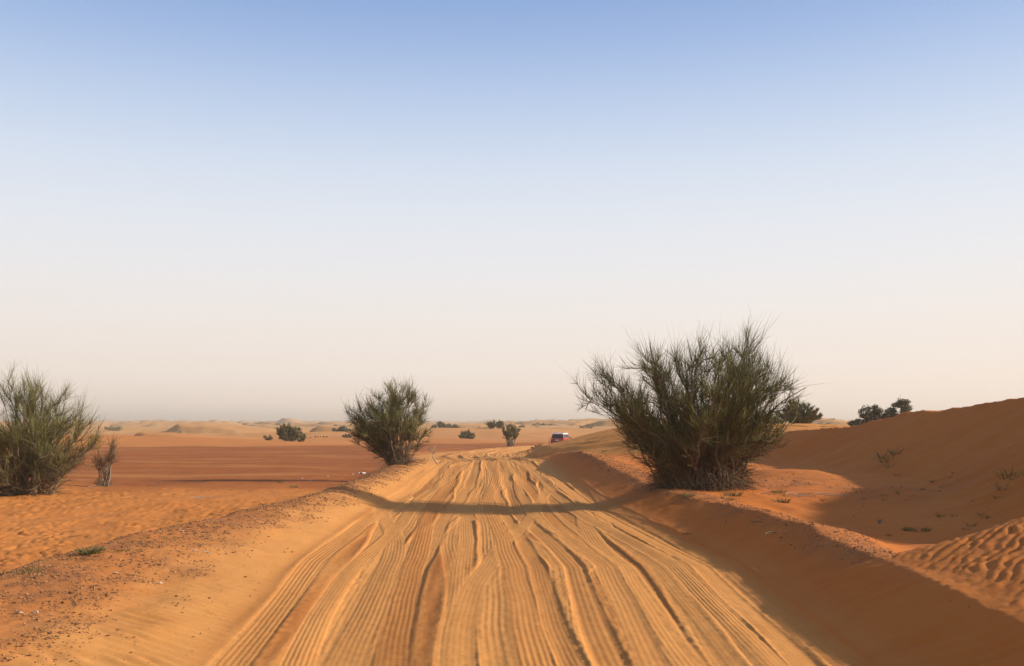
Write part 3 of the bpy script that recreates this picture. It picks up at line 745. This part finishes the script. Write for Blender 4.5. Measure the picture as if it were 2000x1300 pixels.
bm_obj('wiper', lambda bm: slab(bm, [(-.05, -2.355, 1.22), (.5, -2.30, 1.36), (.5, -2.295, 1.385), (-.05, -2.35, 1.245)], (0, -1, .3), .02), CP['dark'], w)
bm_obj('windscreen', lambda bm: slab(bm, [(-.8, .96, 1.22), (.8, .96, 1.22), (.70, .37, 1.73), (-.70, .37, 1.73)], (0, 1, 1), .012), CP['glass'], car)
for sx in (-1, 1):
    for (a0, a1, b0, b1) in ((-2.1, -1.45, -1.98, -1.45), (-1.37, -.5, -1.37, -.5), (-.42, .72, -.42, .30)):
        bm_obj('side_window', lambda bm: slab(bm, [(sx * sx_at(1.22), a0, 1.22), (sx * sx_at(1.22), a1, 1.22), (sx * sx_at(1.68), b1, 1.68), (sx * sx_at(1.68), b0, 1.68)], (sx, 0, .25), .012), CP['glass'], car)
    for (d0, d1) in ((-1.4, -.47), (-.45, .9)):
        dr = bm_obj('door', lambda bm: slab(bm, [(sx * .95, d0, .5 if d1 > 0 else .62), (sx * .95, d1, .5), (sx * .95, d1, 1.12), (sx * .95, d0, 1.12)], (sx, 0, 0), .012), CP['red'], car)
        bm_obj('handle', lambda bm: slab(bm, [(sx * .962, d0 + .08, .98), (sx * .962, d0 + .28, .98), (sx * .962, d0 + .28, 1.02), (sx * .962, d0 + .08, 1.02)], (sx, 0, 0), .03), CP['dark'], dr)
    bm_obj('tail_light', lambda bm: slab(bm, [(sx * .70, -2.42, .82), (sx * .93, -2.42, .82), (sx * .93, -2.42, 1.08), (sx * .76, -2.42, 1.08)], (0, -1, 0), .02), CP['lamp'], car)
    bm_obj('headlight', lambda bm: slab(bm, [(sx * .55, 2.40, .78), (sx * .9, 2.38, .78), (sx * .9, 2.36, .96), (sx * .55, 2.38, .96)], (0, 1, .1), .05), CP['plate'], car)
    bm_obj('mirror', lambda bm: slab(bm, [(sx * .96, .78, 1.14), (sx * 1.16, .74, 1.14), (sx * 1.16, .74, 1.34), (sx * .96, .78, 1.34)], (0, 1, 0), .12), CP['red'], car)
    for wy in (-1.46, 1.42):
        wh = bm_obj('wheel', lambda bm: cyl_x(bm, (sx * .83, wy, .38), .38, .25, 28), CP['rubber'], car, .03)
        bm_obj('rim', lambda bm: cyl_x(bm, (sx * .95, wy, .38), .24, .04, 20, .2), CP['rim'], wh)
bm_obj('rear_bumper', lambda bm: prism(bm, [(-2.52, .5), (-2.54, .7), (-2.41, .76), (-2.41, .48)], .93), CP['dark'], car, .02)
bm_obj('number_plate', lambda bm: slab(bm, [(-.26, -2.42, .84), (.26, -2.42, .84), (.26, -2.42, .96), (-.26, -2.42, .96)], (0, -1, 0), .012), CP['plate'], car)
sp = bm_obj('spare_wheel_cover', lambda bm: slab(bm, [(-.5, -2.42, .99), (.5, -2.42, .99), (.5, -2.42, 1.06), (-.5, -2.42, 1.06)], (0, -1, 0), .015), CP['dark'], car)
sp.name = 'tailgate_trim'
car.location = at(1098, 143); car.rotation_euler.z = R(-20)

# ------------------------------------------------------------------ grass tufts, litter, sticks, stones
def tuft(loc, h, n, spread, seed, label, group, m='grass'):
    r = np.random.default_rng(seed)
    a = r.uniform(0, 6.28, n); p = np.stack([np.cos(a), np.sin(a), 0 * a], 1) * (spread * .35 * np.sqrt(r.random(n)))[:, None]; p[:, 2] = -.015
    d = unit(np.stack([np.cos(a) * .8, np.sin(a) * .8, 1 + 0 * a], 1) + .35 * r.normal(size=(n, 3)))
    d[:, 2] = np.abs(d[:, 2]) + .15; d = unit(d)
    L = h * r.uniform(.5, 1.2, n); bend = np.stack([np.cos(a), np.sin(a), -.6 + 0 * a], 1) * (L * r.uniform(.05, .35, n))[:, None]
    V, Q, T = blades(p, d, L, h * .022 * r.uniform(.7, 1.4, n) + .0015, bend, r)
    return tag(add('grass_tuft', np_mesh('grass_tuft', V, Q, T, material=M[m]), loc=loc), label, 'grass', group)
def gp(u, v, z0):
    """ground point seen at (u,v): march the sight line to the ground"""
    dx, dz = (u - 1000) / FPX, -(v - VH) / FPX
    ys = np.geomspace(6, 140, 700).astype(F)
    h = height((dx * ys)[None], ys[None])['z'][0]
    g = CAM_H + dz * ys - h
    i = np.where(g < 0)[0]
    y = float(ys[i[0]]) if len(i) else 30.0
    return Vector((dx * y, y, gz(dx * y, y)))
def hol(u, v):
    if u > 1940 and v < 960: return 'wispy grass on the shaded dune face above the rippled mound', 'grass on the dune face above the mound'
    if v < 915: return 'thin upright grass stems halfway up the big shaded dune', 'grass stems halfway up the dune'
    if u > 1800 and v < 960: return 'small tuft beside the gravelly patch at the dune foot', 'tufts beside the gravelly patch'
    if u > 1800: return 'dark tuft in the hollow just behind the rippled mound', 'tufts behind the rippled mound'
    return 'sparse green tuft on the open floor of the shaded hollow', 'tufts on the hollow floor'
for i, (u, v, hp) in enumerate([(1730, 905, 26), (1738, 912, 16), (1724, 895, 20), (1748, 890, 22), (1752, 930, 10), (1755, 962, 9), (1726, 970, 8), (1724, 977, 7), (1688, 975, 7), (1838, 952, 7), (1822, 942, 8), (1855, 932, 7), (1862, 925, 7),
                                (1838, 1008, 14), (1915, 1005, 12), (1925, 1012, 13), (1897, 1027, 14), (1886, 1034, 10), (1735, 1046, 9), (1900, 980, 6), (1962, 935, 26), (1975, 928, 28), (1955, 955, 22), (1984, 935, 24), (1946, 972, 10), (1806, 955, 8), (1864, 1008, 8), (1605, 978, 8)]):
    p = gp(u, v, .2); tuft(p, hp / FPX * p.y * 1.05, 18, hp / FPX * p.y * 1.1, 300 + i, *hol(u, v))
for i, (u, v, hp, n) in enumerate([(1790, 1035, 10, 160)]):
    p = gp(u, v, .2); tuft(p, hp / FPX * p.y * 1.1, n, .62, 340, 'widest green grass patch on the small hump in the hollow', None)
for i, (u, v, hp) in enumerate([(1432, 968, 13), (1520, 962, 9), (1528, 980, 12)]):
    p = gp(u, v, .3); tuft(p, hp / FPX * p.y * 1.2, 90, .45, 350 + i, 'bright grass tuft at the sunlit foot of the largest shrub', 'grass at the foot of the largest shrub')
for i, (u, v, hp) in enumerate([(60, 1116, 12), (12, 1118, 9), (80, 1112, 8), (240, 1072, 7), (278, 1050, 7), (222, 1074, 6), (332, 1050, 6), (512, 985, 6), (575, 952, 7), (548, 942, 4), (490, 996, 5), (150, 1090, 7)]):
    p = gp(u, v, .3); tuft(p, hp / FPX * p.y * 1.2, 60, .3, 370 + i, 'thin grass tuft along the left gravel berm', 'grass tufts along the left berm')
p = gp(176, 1080, .3); tuft(p, .13, 150, .3, 390, 'densest green grass clump on the left gravel berm', None)
for i, (u, v) in enumerate([(1180, 884), (1345, 968), (1420, 975)]):
    p = gp(u, v, .3); tuft(p, .16, 50, .3, 395 + i, 'small grass tuft on top of the right bank', 'grass tufts on the right bank')
# one long dry stalk that leans over the rippled mound
p = gp(1978, 1032, .9)
branchy('dry_stalk', p, [[(0, 0, -.02), (-.06, .02, .12), (-.17, .05, .2), (-.3, .08, .235)]], .004, 'single long dry stalk arching over the rippled mound', 'stalk', 'dry')
p = gp(1718, 1022, .2)
branchy('burnt_stump', p, [[(0, 0, -.02), (0, 0, .05), (.01, 0, .075)], [(0, 0, .0), (.03, 0, .06), (.045, 0, .1)], [(0, 0, 0), (-.03, 0, .07), (-.04, .01, .085)], [(0, 0, 0), (-.015, 0, .04), (-.02, .01, .07)]], .026, 'little black stump in the shaded hollow', 'stump', 'bark')

def scrap(loc, sx, sy, seed, label, group=None, rot=0.0):
    r = np.random.default_rng(seed); n = 6
    gx, gy = np.meshgrid(np.linspace(-1, 1, n), np.linspace(-1, 1, n))
    e = 1 + .2 * r.normal(size=(n, n))
    top = np.stack([gx * sx * e, gy * sy * e, .012 + np.abs(r.normal(0, .02, (n, n)))], -1).reshape(-1, 3)
    bot = top - np.array([0, 0, .006])
    i = np.arange(n * n).reshape(n, n); q = np.stack([i[:-1, :-1], i[:-1, 1:], i[1:, 1:], i[1:, :-1]], -1).reshape(-1, 4)
    o = add('litter_scrap', np_mesh('litter_scrap', np.concatenate([top, bot]), np.concatenate([q, q[:, ::-1] + n * n]), smooth_=False, material=M['litter']), loc=loc, rot=(0, 0, rot))
    return tag(o, label, 'litter', group)
scrap(gp(605, 938, .3), .10, .06, 1, 'crumpled white plastic scrap on the left berm')
for i, (u, v) in enumerate([(591, 934), (640, 930), (690, 926)]):
    scrap(gp(u, v, .3), .045, .04, 10 + i, 'small pale litter fleck near the white bottle', 'litter flecks on the left berm', i)
def bottle(loc, rot):
    root = bpy.data.objects.new('plastic_bottle', None); col.objects.link(root); root.location = loc; root.rotation_euler = (0, 0, rot)
    def lathe(name, prof, m):
        an = np.arange(16) * 2 * math.pi / 16
        V = np.array([[(x, rr * math.cos(a), .052 + rr * math.sin(a)) for a in an] for x, rr in prof]); k = len(prof)
        idx = np.arange(k * 16).reshape(k, 16); nx = np.roll(idx, -1, 1)
        Q = np.stack([idx[:-1], idx[1:], nx[1:], nx[:-1]], -1).reshape(-1, 4)
        add(name, np_mesh(name, V.reshape(-1, 3), Q, material=M[m]), root)
    lathe('bottle_body', [(-.2, .0), (-.2, .045), (-.19, .05), (.08, .05), (.14, .03), (.18, .016), (.2, .016)], 'litter')
    lathe('label_band', [(-.12, .049), (-.12, .052), (.0, .052), (.0, .049)], 'litter_brown')
    lathe('cap', [(.195, .0), (.195, .02), (.22, .02), (.22, .0)], 'litter_brown')
    return tag(root, 'white bottle with brown band lying on the left berm', 'bottle')
bottle(gp(708, 925, .3), .25)
r = random.Random(9)
STK = [(u, v, 'pale dead stick lying by the sunlit grass below the largest shrub', 'sticks below the largest shrub') for u, v in [(1500, 966), (1545, 965), (1560, 968), (1588, 966), (1610, 965), (1575, 970), (1640, 968)]] + \
      [(u, v, 'bleached stick lying on the plain near the half-bare shrub', 'sticks near the half-bare shrub') for u, v in [(298, 948), (312, 943), (188, 950), (405, 972), (392, 971)]] + \
      [(u, v, 'thin dry twig lying on the shaded right bank', 'twigs on the right bank') for u, v in [(1482, 1022), (1510, 1046), (1345, 1046)]]
for i, (u, v, lab, grp) in enumerate(STK):
    p = gp(u, v, .3); L = r.uniform(.25, .55) * (.35 if 'bank' in lab else .8); a = r.uniform(-.9, .9)
    pts = [(-L * math.cos(a), -L * math.sin(a), .012), (-.3 * L * math.cos(a), .04, .035), (.3 * L * math.cos(a), .02, .03), (L * math.cos(a), L * math.sin(a), .01)]
    P = np.array(pts)[None]; vv, qq = tubes(P, np.array([[.011, .012, .009, .004]]), 5)
    tag(add('stick', np_mesh('stick', vv, qq, material=M['pale_wood' if 'twig' not in lab else 'dry']), loc=p), lab, 'stick', grp)

def rock_arrays(pos, size, r):
    """squashed irregular octahedra"""
    base = np.array([(1, 0, 0), (0, 1, 0), (-1, 0, 0), (0, -1, 0), (0, 0, 1), (0, 0, -1)], float)
    tri = np.array([(0, 1, 4), (1, 2, 4), (2, 3, 4), (3, 0, 4), (1, 0, 5), (2, 1, 5), (3, 2, 5), (0, 3, 5)])
    n = len(pos); V = base[None] * r.uniform(.55, 1.25, (n, 6, 1)) * np.array([1, 1, .65]) + r.normal(0, .15, (n, 6, 3))
    a = r.uniform(0, 6.28, n); c, s = np.cos(a)[:, None], np.sin(a)[:, None]
    V = np.stack([V[..., 0] * c - V[..., 1] * s, V[..., 0] * s + V[..., 1] * c, V[..., 2]], -1) * size[:, None, None]
    V = V + pos[:, None, :]
    return V.reshape(-1, 3), (np.arange(n)[:, None, None] * 6 + tri[None]).reshape(-1, 3)
def gravel_field():
    r = np.random.default_rng(77); n = 330000
    y = 6.5 * np.power(58 / 6.5, r.random(n)); x = np.where(r.random(n) < .62, road_l(y) - r.uniform(.2, 5.2, n), road_r(y) + r.uniform(.2, 7.5, n))
    h = height(x[None], y[None])
    keep = r.random(n) < (h['gravel'][0] ** 1.5) * np.clip(.6 + 1.3 * fbm(x / .45, y / .45, 131, 2), .1, 1.0) + .008 * (1 - h['mound'][0])
    x, y, z = x[keep], y[keep], h['z'][0][keep]
    s = .0056 * np.clip(np.exp(r.normal(-.1, .65, len(x))), 0, 3.0) * (1 + y / 32)
    V, T = rock_arrays(np.stack([x, y, z + s * .15], 1), s, r)
    tag(add('gravel', np_mesh('gravel', V, None, T, smooth_=False, material=M['stone'])), 'brown gravel scattered over both berms of the track', 'gravel', kind='stuff')
gravel_field()
r2 = np.random.default_rng(5)
for i, (u, v) in enumerate([(400, 1077), (408, 1080), (356, 1038), (40, 1197), (72, 1196), (610, 1007), (380, 1076), (312, 1140), (228, 1120)]):
    p = gp(u, v, .3); V, T = rock_arrays(np.array([[0, 0, .006]]), np.array([.022 * (1 + .05 * p.y)]), r2)
    tag(add('stone', np_mesh('stone', V, None, T, smooth_=False, material=M['pale_stone']), loc=p), 'pale little stone among the gravel of the left berm', 'stone', 'pale stones on the left berm')
for i, (u, v) in enumerate([(1040, 882), (1045, 880), (1056, 876), (1062, 876)]):
    p = at(u, 84); V, T = rock_arrays(np.array([[0, 0, .05]]), np.array([.16]), r2)
    tag(add('stone', np_mesh('stone', V, None, T, smooth_=False, material=M['stone']), loc=p), 'dark stone on the low heap at the right edge of the bend', 'stone', 'stones on the low heap by the bend')

# ------------------------------------------------------------------ dusty air
def haze():
    bm = bmesh.new(); bmesh.ops.create_cube(bm, size=1.0)
    me = bpy.data.meshes.new('haze'); bm.to_mesh(me); bm.free()
    o = add('haze', me, loc=(0, 2800, 25)); o.scale = (15000, 7200, 62)
    m = bpy.data.materials.new('dusty_air'); m.use_nodes = True; nt = m.node_tree; nt.nodes.clear()
    out = nt.nodes.new('ShaderNodeOutputMaterial'); v = nt.nodes.new('ShaderNodeVolumePrincipled')
    v.inputs['Color'].default_value = (1, .85, .68, 1); v.inputs['Density'].default_value = .00042; v.inputs['Anisotropy'].default_value = .2
    nt.links.new(v.outputs[0], out.inputs['Volume']); me.materials.append(m)
    tag(o, 'thin dusty haze over the whole desert', 'haze', kind='stuff')
haze()
